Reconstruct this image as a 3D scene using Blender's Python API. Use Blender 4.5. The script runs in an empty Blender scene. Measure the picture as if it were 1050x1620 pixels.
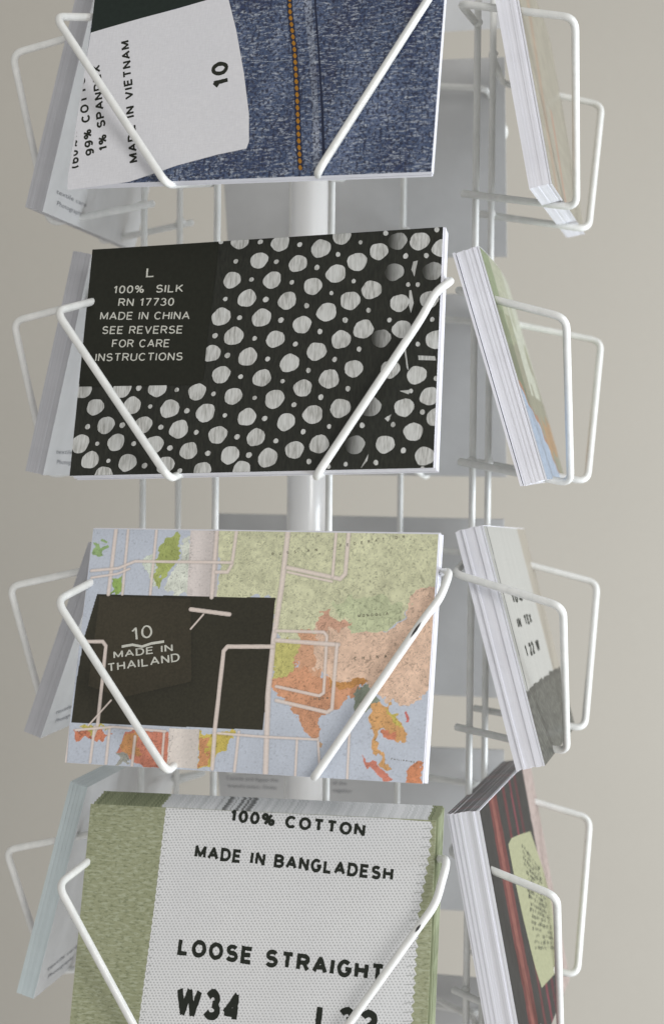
# Revolving wire rack of postcards in front of a plain wall
import bpy, bmesh, math, random, json
import numpy as np
from mathutils import Vector, Matrix
R = math.radians
random.seed(7); rng = np.random.default_rng(7)
S = bpy.context.scene
C = bpy.context.collection
CAM = {'f': 2444.4182, 'D': 765.6834, 'cx': 6.4126, 'cz': -11.8444, 'pitch': -1.6641, 'roll': 0.5298, 'yaw': -0.0966, 'phi': -13.6933, 'H': 124.0431, 'a': 81.3858, 'v': 26.1591, 'p0w': 68.853, 'p0z': 83.2966, 'z2': 106.7317, 'z3': 8.6643}
MM = 0.001

# ---------------------------------------------------------------- camera
def ax(yaw, pitch, roll):
    cy, sy = math.cos(R(yaw)), math.sin(R(yaw)); cp, sp = math.cos(R(pitch)), math.sin(R(pitch)); cr, sr = math.cos(R(roll)), math.sin(R(roll))
    X = Vector((cy, sy, 0)); Y = Vector((-sy, cy, 0)); Z = Vector((0, 0, 1))
    f = cp*Y + sp*Z; u0 = -sp*Y + cp*Z
    return cr*X + sr*u0, -sr*X + cr*u0, f
r_, u_, f_ = ax(CAM['yaw'], CAM['pitch'], CAM['roll'])
cd = bpy.data.cameras.new('camera'); cam = bpy.data.objects.new('camera', cd); C.objects.link(cam)
M = Matrix.Identity(4)
for i in range(3): M[i][0] = r_[i]; M[i][1] = u_[i]; M[i][2] = -f_[i]
M.translation = Vector((CAM['cx'], -CAM['D'], CAM['cz']))*MM
cam.matrix_world = M
cd.sensor_fit = 'VERTICAL'; cd.sensor_height = 36; cd.lens = CAM['f']/1620*36
cd.clip_start = 0.02; cd.clip_end = 50
cd.dof.use_dof = True; cd.dof.focus_distance = 0.66; cd.dof.aperture_fstop = 9
S.camera = cam
# ---------------------------------------------------------------- light
w = bpy.data.worlds.new('World'); S.world = w; w.use_nodes = True
bg = w.node_tree.nodes['Background']; bg.inputs[0].default_value = (1.0, 0.985, 0.955, 1); bg.inputs[1].default_value = 0.43
def area(name, loc, target, size, power, col, sy=None):
    l = bpy.data.lights.new(name, 'AREA'); l.shape = 'RECTANGLE'; l.size = size; l.size_y = sy or size; l.energy = power; l.color = col
    o = bpy.data.objects.new(name, l); C.objects.link(o); o.location = loc
    o.rotation_euler = (Vector(target)-Vector(loc)).to_track_quat('-Z', 'Y').to_euler()
    return o
area('window_light', (1.45, -0.40, -0.38), (0.30, 0.6, -0.20), 0.9, 33, (0.87, 0.935, 1.0), 1.2)
area('room_light', (1.1, -2.1, 0.8), (0, 0, 0), 1.0, 22, (1.0, 0.985, 0.96))
area('rear_card_fill_light', (-0.2, -1.1, -1.5), (0, 0, 0), 1.4, 3.5, (1.0, 0.98, 0.96))  # added low fill that brightens the backs of the rear cards
S.view_settings.view_transform = 'Standard'; S.view_settings.look = 'None'; S.view_settings.gamma = 1; S.view_settings.exposure = 0.08

# ---------------------------------------------------------------- helpers
def lin(c): return tuple(((v/255)/12.92 if v/255 <= .04045 else ((v/255+.055)/1.055)**2.4) for v in c)
def T(o, label=None, cat=None, group=None, kind=None):
    if label: o['label'] = label
    if cat: o['category'] = cat
    if group: o['group'] = group
    if kind: o['kind'] = kind
    return o
def link(name, me, mat=None, parent=None):
    o = bpy.data.objects.new(name, me); C.objects.link(o)
    if mat is not None and not me.materials: me.materials.append(mat)
    if parent is not None: o.parent = parent
    return o
class N:
    def __init__(s, name):
        s.m = bpy.data.materials.new(name); s.m.use_nodes = True; s.t = s.m.node_tree; s.b = s.t.nodes['Principled BSDF']
        s.tc = s.new('ShaderNodeTexCoord')
    def new(s, ty, **k):
        n = s.t.nodes.new(ty)
        for a, v in k.items(): setattr(n, a, v)
        return n
    def l(s, a, b): s.t.links.new(a, b)
    def mapping(s, scale, rot=(0, 0, 0), src='Object'):
        m = s.new('ShaderNodeMapping'); s.l(s.tc.outputs[src], m.inputs[0]); m.inputs['Scale'].default_value = scale; m.inputs['Rotation'].default_value = rot
        return m.outputs[0]
    def noise(s, scale=(1, 1, 1), detail=3, rough=.6, rot=(0, 0, 0), sc=1.0, dist=0.0):
        n = s.new('ShaderNodeTexNoise'); n.inputs['Scale'].default_value = sc; n.inputs['Detail'].default_value = detail; n.inputs['Roughness'].default_value = rough; n.inputs['Distortion'].default_value = dist
        s.l(s.mapping(scale, rot), n.inputs['Vector']); return n.outputs['Fac']
    def ramp(s, f, stops, interp='LINEAR'):
        r = s.new('ShaderNodeValToRGB'); r.color_ramp.interpolation = interp; e = r.color_ramp.elements
        while len(e) < len(stops): e.new(0.5)
        for i, (p, c) in enumerate(stops): e[i].position = p; e[i].color = (*c, 1) if len(c) == 3 else c
        s.l(f, r.inputs[0]); return r.outputs[0]
    def mix(s, f, a, b, mode='MIX'):
        m = s.new('ShaderNodeMix', data_type='RGBA', blend_type=mode)
        for v, i in ((f, 0), (a, 6), (b, 7)):
            if hasattr(v, 'links') or isinstance(v, bpy.types.NodeSocket): s.l(v, m.inputs[i])
            elif i == 0: m.inputs[0].default_value = v
            else: m.inputs[i].default_value = (*v, 1)
        return m.outputs[2]
    def bump(s, h, strength=.3, dist=.0005):
        b = s.new('ShaderNodeBump'); b.inputs['Strength'].default_value = strength; b.inputs['Distance'].default_value = dist
        s.l(h, b.inputs['Height']); s.l(b.outputs[0], s.b.inputs['Normal'])
    def col(s, c):
        if isinstance(c, bpy.types.NodeSocket): s.l(c, s.b.inputs['Base Color'])
        else: s.b.inputs['Base Color'].default_value = (*c, 1)
    def set(s, rough=.5, coat=0, coat_rough=.08, spec=.5, metal=0):
        s.b.inputs['Roughness'].default_value = rough; s.b.inputs['Coat Weight'].default_value = coat; s.b.inputs['Coat Roughness'].default_value = coat_rough
        s.b.inputs['Specular IOR Level'].default_value = spec; s.b.inputs['Metallic'].default_value = metal; return s.m
def rand_value(n, lo, hi):
    oi = n.new('ShaderNodeObjectInfo'); mr = n.new('ShaderNodeMapRange'); mr.inputs[3].default_value = lo; mr.inputs[4].default_value = hi
    n.l(oi.outputs['Random'], mr.inputs[0]); return mr.outputs[0]

# ---------------------------------------------------------------- materials
def m_wire():
    n = N('white_powder_coat'); f = n.noise((300, 300, 120), 3); c = n.ramp(f, [(0.3, (.70, .71, .69)), (.7, (.80, .80, .78))]); n.col(c)
    n.bump(n.noise((900, 900, 900), 2), .08, .0003); return n.set(.34, .35, .12)
def m_pole():
    n = N('white_steel_tube'); f = n.noise((60, 60, 8), 3); n.col(n.ramp(f, [(0.3, (.80, .80, .80)), (.7, (.85, .85, .85))])); return n.set(.25, .5, .08)
def m_wall():
    n = N('painted_plaster_wall'); f = n.noise((1.5, 1.5, 1.5), 4); c = n.ramp(f, [(0.3, (.36, .334, .292)), (.7, (.385, .358, .313))])
    g = n.noise((420, 420, 420), 3, .7); n.col(n.mix(.12, c, n.ramp(g, [(0.35, (.33, .31, .27)), (.65, (.47, .445, .395))])))
    n.bump(n.noise((260, 260, 260), 4), .12, .0006); return n.set(.85, 0, spec=.25)
def m_paper(name, c0, c1, rough=.6, coat=0.0, random_edge=.07):
    n = N(name); f = n.noise((60, 60, 60), 3); c = n.ramp(f, [(0.3, c0), (.7, c1)])
    hv = n.new('ShaderNodeHueSaturation'); n.l(rand_value(n, 1-random_edge, 1.0), hv.inputs['Value']); n.l(c, hv.inputs['Color']); n.col(hv.outputs[0])
    n.bump(n.noise((1500, 1500, 1500), 2), .05, .0001); return n.set(rough, coat)
def m_flat(name, c, rough=.6, coat=.0, spec=.22):
    n = N(name); f = n.noise((500, 500, 500), 3); n.col(n.ramp(f, [(0.3, tuple(v*.86 for v in c)), (.7, tuple(min(1, v*1.1) for v in c))])); return n.set(rough, coat, spec=spec)
WIRE = m_wire(); POLE = m_pole(); WALL = m_wall()
PAPER = m_paper('white_card_stock', (.74, .74, .79), (.80, .80, .85))
PAPER_BACK = m_paper('card_back_paper', (.64, .64, .64), (.70, .70, .70), .5, .1, .05)
GREY_CARD = m_paper('grey_card_back', (.52, .52, .52), (.56, .56, .56), .6, 0, .04)
INK = m_flat('black_ink', (.02, .022, .016))
WHITE_INK = m_flat('white_thread_print', (.62, .62, .56), .5)
GREY_INK = m_flat('grey_ink', (.22, .22, .24))

# ---------------------------------------------------------------- wall
def grid_plane(name, mat, p0, ux, uy):
    me = bpy.data.meshes.new(name); a = Vector(p0); ux = Vector(ux); uy = Vector(uy)
    me.from_pydata([a, a+ux, a+ux+uy, a+uy], [], [(0, 1, 2, 3)]); return link(name, me, mat)
T(grid_plane('wall', WALL, (-2.2, .66, -1.8), (4.8, .30, 0), (0, 0, 3.6)), 'plain greige painted wall behind the wire card rack', None, None, 'structure')

# ---------------------------------------------------------------- pocket frames
def LP(side, row, d, t, z):
    k = R(CAM['phi'] + 90*side)
    return Vector((math.sin(k)*d + math.cos(k)*t, -math.cos(k)*d + math.sin(k)*t, z - row*CAM['H']))*MM

def tube(path, rad, rnd=6.0, seg=12):
    """rounded tube mesh data through a polyline (metres)"""
    P = [Vector(p) for p in path]; out = [P[0]]
    for i in range(1, len(P)-1):
        a, b, c = P[i-1], P[i], P[i+1]; u = (a-b); v = (c-b); L = min(rnd*MM, u.length*.45, v.length*.45)
        s = b+u.normalized()*L; e = b+v.normalized()*L
        for k in range(7):
            t = k/6; out.append((1-t)**2*s + 2*t*(1-t)*b + t*t*e)
    out.append(P[-1])
    V, F = [], []
    t0 = (out[1]-out[0]).normalized(); n = t0.orthogonal().normalized(); pt = t0
    for i, p in enumerate(out):
        t = ((out[min(i+1, len(out)-1)]-out[max(i-1, 0)])).normalized()
        q = pt.rotation_difference(t); n = (q @ n).normalized(); pt = t; b = t.cross(n)
        for k in range(seg):
            a = 2*math.pi*k/seg; V.append(p + (n*math.cos(a)+b*math.sin(a))*rad)
        if i:
            for k in range(seg):
                A = (i-1)*seg; B = i*seg; F.append((A+k, A+(k+1) % seg, B+(k+1) % seg, B+k))
    # domed ends
    for end, base, d in ((out[0], 0, -t0), (out[-1], (len(out)-1)*seg, pt)):
        V.append(end + d*rad*.5); c = len(V)-1
        for k in range(seg):
            f = (base+k, base+(k+1) % seg, c); F.append(f if base else f[::-1])
    return V, F
def tube_obj(name, path, rad, mat, parent, rnd=6.0, seg=12):
    V, F = tube(path, rad, rnd, seg); me = bpy.data.meshes.new(name); me.from_pydata(V, [], F)
    me.polygons.foreach_set('use_smooth', [True]*len(F)); me.update()
    o = link(name, me, mat, parent); return o

# ---------------------------------------------------------------- the rack
ZB = -0.72; ZT = 0.48
rack = bpy.data.objects.new('card_rack', None); C.objects.link(rack); rack.location = (0, 0, ZB); rack.empty_display_size = .05
T(rack, 'revolving white wire rack with four tiers of card pockets round a central pole', 'card rack')
def rk(V): return [v - Vector((0, 0, ZB)) for v in V]
tube_obj('pole', rk([Vector((-.0050, 0, ZB)), Vector((-.0050, 0, ZT))]), .0097, POLE, rack, seg=40)
WR = 1.72*MM
a_, v_ = CAM['a'], CAM['v']
for side in range(4):
    for s in (-1, 1):
        b = LP(side, 0, a_, s*v_, 0); tube_obj('upright', rk([Vector((b.x, b.y, ZB)), Vector((b.x, b.y, ZT))]), 1.62*MM, WIRE, rack)
def hoop(z):
    pts = []
    for side in range(4):
        for s in (-1, 1): pts.append(LP(side, 0, a_-3.3, s*(v_+6), 0) + Vector((0, 0, z)))
    pts.append(pts[0]); tube_obj('hoop', rk(pts), 1.5*MM, WIRE, rack)
z2 = CAM['z2']
hoop((z2-3*CAM['H']-27)*MM); hoop(ZT-.02); hoop(ZB+.03)
bmw = bmesh.new(); bmesh.ops.create_icosphere(bmw, subdivisions=2, radius=2.3*MM)
for v in bmw.verts: v.co *= random.uniform(.93, 1.07)
WELD = bpy.data.meshes.new('weld'); bmw.to_mesh(WELD); bmw.free(); WELD.materials.append(WIRE); WELD.polygons.foreach_set('use_smooth', [True]*len(WELD.polygons))
WIRES = '''[[0,0,-1,[[126.2,-84.4,178.6]],[136.1,-30.4,103.9]],[0,0,1,[[112,80,190]],[136.2,33.0,105.8]],[1,0,-1,[[130.7,-81.3,178.1]],[128.2,-31.9,106.9]],[1,0,1,[[131.8,70.8,176.3]],[128.9,31.9,106.6]],[3,0,1,[[130.5,70.5,179.8]],[128.5,32,106.7]],[3,0,-1,[[129,-81.5,177.7]],[128.5,-32,106.7]],[0,1,-1,[[126.0,-83.6,177.8]],[135.7,-28.6,106.6]],[0,1,1,[[110.9,84.7,189.6],[118.1,78.8,183.9],[122.1,74.5,173.8]],[136.1,33.6,107.8]],[1,1,-1,[[128.7,-81.7,176.2]],[127.3,-32.1,105.7]],[1,1,1,[[133.2,71.2,178.7]],[130.0,32.2,106.2]],[3,1,1,[[129.5,70.3,179.3]],[128.5,32,106.7]],[3,1,-1,[[129,-81.5,177.7]],[128.5,-32,106.7]],[0,2,-1,[[125.8,-82.9,177.8]],[135.8,-28.9,108.4]],[0,2,1,[[110.7,85.2,193.6],[117.3,82.0,182.5],[121.6,76.8,175.4]],[136.1,33.7,108.9]],[1,2,-1,[[129.0,-81.6,177.7]],[127.3,-32.1,106.7]],[1,2,1,[[133.0,71.1,177.3]],[130.4,32.3,107.1]],[3,2,1,[[130.9,70.6,178.5]],[128.5,32,106.7]],[3,2,-1,[[129,-81.5,177.7]],[128.5,-32,106.7]],[0,3,-1,[[125.6,-81.9,178.7]],[136.5,-31.5,106.5]],[0,3,1,[[110.6,85.5,197.6],[117.3,81.8,180.6],[121.7,76.1,172.5]],[136.5,31.5,107]],[1,3,-1,[[128.1,-81.9,177.6]],[126.2,-32.4,99.0]],[1,3,1,[[130.9,70.6,178.0]],[128.4,31.8,107.1]],[3,3,1,[[132.2,70.9,177.3]],[128.5,32,106.7]],[3,3,-1,[[129,-81.5,177.7]],[128.5,-32,106.7]],[2,-1,-1,[[127,-75.5,176]],[128.5,-32,106.7]],[2,-1,1,[[131,71,178]],[128.5,32,106.7]],[2,0,-1,[[127,-75.5,176]],[128.5,-32,106.7]],[2,0,1,[[131,71,178]],[128.5,32,106.7]],[2,1,-1,[[127,-75.5,176]],[128.5,-32,106.7]],[2,1,1,[[131,71,178]],[128.5,32,106.7]],[2,2,-1,[[127,-75.5,176]],[128.5,-32,106.7]],[2,2,1,[[131,71,178]],[128.5,32,106.7]],[2,3,-1,[[127,-75.5,176]],[128.5,-32,106.7]],[2,3,1,[[131,71,178]],[128.5,32,106.7]],[2,4,-1,[[127,-75.5,176]],[128.5,-32,106.7]],[2,4,1,[[131,71,178]],[128.5,32,106.7]],[1,4,-1,[[129,-81.5,177.7]],[128.5,-32,106.7]],[1,4,1,[[131,71,178]],[128.5,32,106.7]]]'''
for side, row, s, P1s, P2 in json.loads(WIRES):
    zp = z2+CAM['p0z']; w0 = CAM['p0w']+2
    V_ = (a_-1.0, s*(v_+3.2), zp+4)
    P0 = (a_-1, s*w0, zp)
    path = [V_, P0] + [tuple(q) for q in P1s] + [tuple(P2), (a_-6, s*(v_+3.2), z2+CAM['z3'])]
    path = [LP(side, row, *q) for q in path]
    o = tube_obj('pocket_wire', rk(path), WR, WIRE, rack, 5.5)
    for q in ((a_, s*(v_+1.6), z2+CAM['z3']), (a_, s*(v_+1.6), zp+4)):
        wd = link('weld', WELD, None, rack); wd.location = LP(side, row, *q)-Vector((0, 0, ZB)); wd.rotation_euler = (0, 0, random.uniform(0, 3)); k_ = random.uniform(.85, 1.2); wd.scale = (k_, k_, k_*random.uniform(.7, 1.0))
DARK = m_flat('dark_reflection_tone', (.05, .05, .05), .4)
def reflection_mark(p, q, pos):  # slim dark mark that paints a dark reflection onto the wire
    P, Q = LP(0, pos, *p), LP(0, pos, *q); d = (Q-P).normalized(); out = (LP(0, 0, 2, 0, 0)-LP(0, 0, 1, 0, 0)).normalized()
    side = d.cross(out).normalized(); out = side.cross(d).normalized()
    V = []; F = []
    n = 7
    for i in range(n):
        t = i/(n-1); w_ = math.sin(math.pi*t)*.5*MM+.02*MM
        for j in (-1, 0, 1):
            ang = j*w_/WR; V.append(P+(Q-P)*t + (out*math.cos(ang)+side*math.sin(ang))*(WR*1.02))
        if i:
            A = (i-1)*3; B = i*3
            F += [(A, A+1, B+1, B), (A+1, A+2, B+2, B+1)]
    me = bpy.data.meshes.new('dark_reflection'); me.from_pydata([v-Vector((0, 0, ZB)) for v in V], [], F); link('dark_reflection', me, DARK, rack)

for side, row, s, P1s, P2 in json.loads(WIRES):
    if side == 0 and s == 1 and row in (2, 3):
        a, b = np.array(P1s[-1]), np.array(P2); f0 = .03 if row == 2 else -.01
        reflection_mark(a+(b-a)*f0, a+(b-a)*(f0+(.10 if row == 2 else .05)), row)
# ---------------------------------------------------------------- cards
CARDS = json.loads('''{"00":[133.59,2.17,105.69,-0.95,16.98,-0.15,155.06,116,10.0],"01":[127.74,1.78,109.82,-2.48,16.1,1.83,158.77,104.81,10.0],"02":[128.12,-0.34,108.43,-1.81,16.49,0.28,157.03,104.17,10.0],"03":[128.44,1.68,104.01,0.02,16.04,0.85,156.19,109.86,10.0],"10":[122.7,-0.38,110.32,-0.9,10.79,0.69,156.89,104.0,8.04],"11":[117.99,-0.17,107.95,2.34,16.85,0.15,157.06,104.41,10.08],"12":[121.93,0.76,104.27,0.31,15.54,-2.73,147.19,107.76,12.22],"13":[119.24,-5.02,94.12,-1.3,11.46,-1.91,154.48,117.4,14.32],"14":[117.43,1.53,110.16,8.12,11.12,-3,157,107.79,9.99],"30":[123.06,12,107.03,2.41,14.22,-0.14,132,104.0,8.11],"31":[123.66,-0.42,108.63,2.77,12.66,0.37,156.82,104.0,7.83],"32":[125.9,-1.99,110.07,3.23,19.05,0.81,156.03,94.19,7.43],"33":[126.62,-1.1,110.48,1.87,14.25,0.93,156.47,104.0,8.15],"20":[116.67,1.51,107.25,-0.34,15.93,0.77,160.26,105.93,7.13],"21":[117.9,0.87,109.35,1.15,16.18,0.34,160.56,102.49,5.53],"22":[118.12,-0.23,109.81,1.43,15.4,0.22,161.11,104.48,5.28],"23":[121.21,-0.69,110.94,3.31,17.16,-0.14,161.37,102.46,3.38],"24":[118,0,109,0,16,0,161,104,5],"2-1":[117,1,107.5,0,16,0,161,104,5]}''')
def card_matrix(key, back=0.0, dx=0.0, dz=0.0, tw=0.0):
    d, t, z, yaw, tilt, roll, W, H, th = CARDS[key]
    side = int(key[0]); row = int(key[1:])
    loc = LP(side, row, d, t, z)
    Rm = Matrix.Rotation(R(CAM['phi']+90*side+yaw), 4, 'Z') @ Matrix.Rotation(-R(tilt), 4, 'X') @ Matrix.Rotation(-R(roll+tw), 4, 'Y')
    return Matrix.Translation(loc) @ Rm @ Matrix.Translation(Vector((dx, back, dz))*MM)
def card_mesh(name, W, H, th, bow=0.0, nx=12, nz=8, notch=0):
    """closed thin slab, front at y=0; bow pushes the middle"""
    V = []; F = []
    def yb(x, z): return -bow*(1-(2*x/W)**2)*(z/H) 
    for j in range(nz+1):
        for i in range(nx+1):
            x = -W/2+W*i/nx; z = H*j/nz; V.append((x*MM, yb(x, z)*MM, z*MM))
    n0 = len(V)
    for j in range(nz+1):
        for i in range(nx+1):
            x = -W/2+W*i/nx; z = H*j/nz; V.append((x*MM, (yb(x, z)+th)*MM, z*MM))
    q = nx+1
    for j in range(nz):
        for i in range(nx):
            A = j*q+i; F.append((A, A+1, A+q+1, A+q)); B = A+n0; F.append((B, B+q, B+q+1, B+1))
    nf = len(F)
    for i in range(nx):
        F.append((i, i+n0, i+1+n0, i+1)); A = nz*q+i; F.append((A, A+1, A+1+n0, A+n0))
    for j in range(nz):
        A = j*q; F.append((A, A+q, A+q+n0, A+n0)); A = j*q+nx; F.append((A, A+n0, A+q+n0, A+q))
    me = bpy.data.meshes.new(name); me.from_pydata(V, [], F)
    return me, nf
def card(name, key, face_mat, label, cat, group=None, th=.8, back=0, dx=0, dz=0, tw=0, edge=None, back_mat=None, W=None, H=None, bow=0, coll=None, mesh=None):
    W = W or CARDS[key][6]; H = H or CARDS[key][7]
    if mesh is None:
        me, nf = card_mesh(name, W, H, th, bow)
        me.materials.append(face_mat); me.materials.append(edge or PAPER); me.materials.append(back_mat or PAPER_BACK)
        idx = [0 if i % 2 == 0 else 2 for i in range(nf)] + [1]*(len(me.polygons)-nf)
        me.polygons.foreach_set('material_index', idx)
    else: me = mesh
    o = link(name, me); o.matrix_world = card_matrix(key, back, dx, dz, tw)
    T(o, label, cat, group); return o

# --- printed things that lie on a card face (card coordinates in mm)
def fill(name, polys, mat, parent, off=.07, back=None, kind=None):
    me = bpy.data.meshes.new(name); bm = bmesh.new()
    for pl in polys:
        vs = [bm.verts.new((x*MM, (-off if back is None else back+off)*MM, z*MM)) for x, z in pl]
        try: f = bm.faces.new(vs)
        except ValueError: continue
        f.normal_update()
        if (f.normal.y > 0) == (back is None): f.normal_flip()
    bmesh.ops.triangulate(bm, faces=bm.faces[:]); bm.to_mesh(me); bm.free()
    o = link(name, me, mat, parent)
    if kind: o['kind'] = kind
    return o
_cache = {}
def text_geo(s, bold):
    k = (s, bold)
    if k in _cache: return _cache[k]
    cu = bpy.data.curves.new('tmp', 'FONT'); cu.body = s; cu.size = 1; cu.offset = bold; cu.resolution_u = 3; cu.fill_mode = 'FRONT'; cu.dimensions = '2D'
    if s.startswith('100% COT') or s.startswith('MADE IN B') or s.startswith('LOOSE'): cu.space_character = 1.06
    o = bpy.data.objects.new('tmp', cu); C.objects.link(o); bpy.context.view_layer.update()
    me = o.to_mesh(); V = np.array([v.co[:2] for v in me.vertices]); F = [tuple(p.vertices) for p in me.polygons]
    o.to_mesh_clear(); bpy.data.objects.remove(o); bpy.data.curves.remove(cu)
    _cache[k] = (V, F); return V, F
def clip_ok(x, z, lim): return True
def text(parent, spec, mat, off=.10, back=None, wob=0.0, clip=None, name='printed_text'):
    s, A, B, cap, bold = spec
    if all(c in GL_ for c in s):
        V, F, Y = stroke_geo(s, max(bold, .04), .11 if cap > 3.2 else .16); ch = 1; base = 0
    else:
        V, F = text_geo(s, bold); Y = np.zeros(len(V)); refs = text_geo('H', bold)[0]; ch = refs[:, 1].max()-refs[:, 1].min(); base = refs[:, 1].min()
    mn = V.min(0); mx = V.max(0)
    ex = np.array(B)-np.array(A); Lw = np.linalg.norm(ex); ex = ex/Lw
    ez = np.array([-ex[1], ex[0]]) if back is None else np.array([ex[1], -ex[0]])
    P = np.array(A)[None] + ((V[:, :1]-mn[0])/(mx[0]-mn[0])*Lw)*ex[None] + ((V[:, 1:2]-base)/ch*cap)*ez[None]
    if wob: P = P + rng.normal(0, wob*.6, P.shape)
    if clip is not None:
        P[:, 0] = np.maximum(P[:, 0], clip)
    y = (-off if back is None else back+off)*MM
    me = bpy.data.meshes.new(name); me.from_pydata([(a*MM, y+(-q if back is None else q)*MM, b*MM) for (a, b), q in zip(P, Y)], [], F)
    return link(name, me, mat, parent)

# a plain grotesque alphabet drawn as strokes; each stroke is a ribbon
def arc(cx, cy, rx, ry, a0, a1, n=9): return [(cx+rx*math.cos(R(a0+(a1-a0)*i/n)), cy+ry*math.sin(R(a0+(a1-a0)*i/n))) for i in range(n+1)]
GL_ = {
 'A': (.72, [[(0, 0), (.36, 1), (.72, 0)], [(.13, .33), (.59, .33)]]),
 'B': (.60, [[(.3, 0), (0, 0), (0, 1), (.3, 1)]+arc(.34, .76, .23, .24, 90, -90, 7)+[(.02, .52)], [(.3, .52)]+arc(.34, .26, .27, .26, 90, -90, 7)+[(.28, 0)]]),
 'C': (.66, [arc(.34, .5, .34, .5, 42, 318, 14)]),
 'D': (.64, [[(0, 0), (0, 1), (.26, 1)]+arc(.28, .5, .36, .5, 88, -88, 10)+[(.26, 0), (0, 0)]]),
 'E': (.54, [[(.54, 1), (0, 1), (0, 0), (.54, 0)], [(.02, .52), (.48, .52)]]),
 'F': (.52, [[(.52, 1), (0, 1), (0, 0)], [(.02, .5), (.44, .5)]]),
 'G': (.68, [arc(.34, .5, .34, .5, 45, 345, 14)+[(.66, .46), (.40, .46)]]),
 'H': (.60, [[(0, 0), (0, 1)], [(.60, 0), (.60, 1)], [(.02, .52), (.58, .52)]]),
 'I': (.02, [[(0, 0), (0, 1)]]),
 'K': (.60, [[(0, 0), (0, 1)], [(.56, 1), (.04, .42)], [(.2, .58), (.60, 0)]]),
 'L': (.50, [[(0, 1), (0, 0), (.50, 0)]]),
 'M': (.74, [[(0, 0), (0, 1), (.37, .12), (.74, 1), (.74, 0)]]),
 'N': (.60, [[(0, 0), (0, 1), (.60, 0), (.60, 1)]]),
 'O': (.70, [arc(.35, .5, .35, .5, 90, 450, 20)]),
 'P': (.56, [[(0, 0), (0, 1), (.3, 1)]+arc(.30, .74, .26, .26, 88, -88, 8)+[(.03, .48)]]),
 'R': (.60, [[(0, 0), (0, 1), (.3, 1)]+arc(.32, .75, .26, .25, 88, -88, 8)+[(.03, .5)], [(.32, .5), (.60, 0)]]),
 'S': (.58, [arc(.29, .75, .26, .25, 30, 250, 10)+arc(.29, .26, .29, .26, 75, -155, 10)]),
 'T': (.60, [[(0, 1), (.60, 1)], [(.30, .98), (.30, 0)]]),
 'U': (.60, [[(0, 1), (0, .3)]+arc(.30, .3, .30, .3, 185, 355, 10)+[(.60, .3), (.60, 1)]]),
 'V': (.66, [[(0, 1), (.33, 0), (.66, 1)]]),
 'W': (.96, [[(0, 1), (.24, 0), (.48, .95), (.72, 0), (.96, 1)]]),
 'X': (.62, [[(0, 0), (.62, 1)], [(0, 1), (.62, 0)]]),
 '0': (.50, [arc(.25, .5, .25, .5, 90, 450, 18)]),
 '1': (.26, [[(0, .76), (.2, 1), (.2, 0)]]),
 '2': (.52, [arc(.26, .72, .25, .28, 165, -30, 9)+[(.0, 0), (.52, 0)]]),
 '3': (.52, [arc(.25, .75, .23, .25, 160, -85, 9), arc(.25, .27, .27, .27, 90, -160, 10)]),
 '4': (.56, [[(.42, 0), (.42, 1), (0, .28), (.56, .28)]]),
 '6': (.52, [arc(.27, .5, .27, .5, 50, 180, 6)+[(0, .3)], arc(.26, .3, .26, .3, 90, 450, 14)]),
 '7': (.50, [[(0, 1), (.50, 1), (.16, 0)]]),
 '9': (.50, [arc(.25, .70, .25, .30, 90, 450, 14), [(.5, .7)]+arc(.23, .5, .27, .5, 0, -130, 7)]),
 '%': (.80, [arc(.15, .76, .15, .22, 90, 450, 10), arc(.65, .24, .15, .22, 90, 450, 10), [(.18, 0), (.62, 1)]]),
 '(': (.20, [arc(.30, .45, .28, .62, 130, 230, 6)]), ')': (.20, [arc(-.1, .45, .28, .62, 50, -50, 6)]), ',': (.04, [[(.04, .1), (0, -.15)]]),
 ' ': (.22, []),
}
def ribbon(pl, t, jag):
    P = [np.array(p, float) for p in pl]
    if jag:
        Q = [P[0]]
        for a, b in zip(P[:-1], P[1:]):
            m = max(1, int(np.linalg.norm(b-a)/.085)); Q += [a+(b-a)*k/m for k in range(1, m+1)]
        P = Q
    closed = np.linalg.norm(P[0]-P[-1]) < 1e-6
    L_, R_ = [], []; n = len(P)
    for i, p in enumerate(P):
        a = P[i-1] if i else (P[-2] if closed else None); b = P[i+1] if i < n-1 else (P[1] if closed else None)
        d1 = None if a is None else (p-a)/np.linalg.norm(p-a); d2 = None if b is None else (b-p)/np.linalg.norm(b-p)
        if d1 is None: d1 = d2
        if d2 is None: d2 = d1
        n1 = np.array((-d1[1], d1[0])); n2 = np.array((-d2[1], d2[0])); m = n1+n2; l = np.linalg.norm(m)
        m = n1 if l < .2 else m/l; k = t/max(.62, float(m @ n1)); j = 1+(random.uniform(-jag, jag) if jag else 0); j2 = 1+(random.uniform(-jag, jag) if jag else 0)
        L_.append(p+m*k*j); R_.append(p-m*k*j2)
    if closed: L_[-1] = L_[0]; R_[-1] = R_[0]
    return L_, R_
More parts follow.
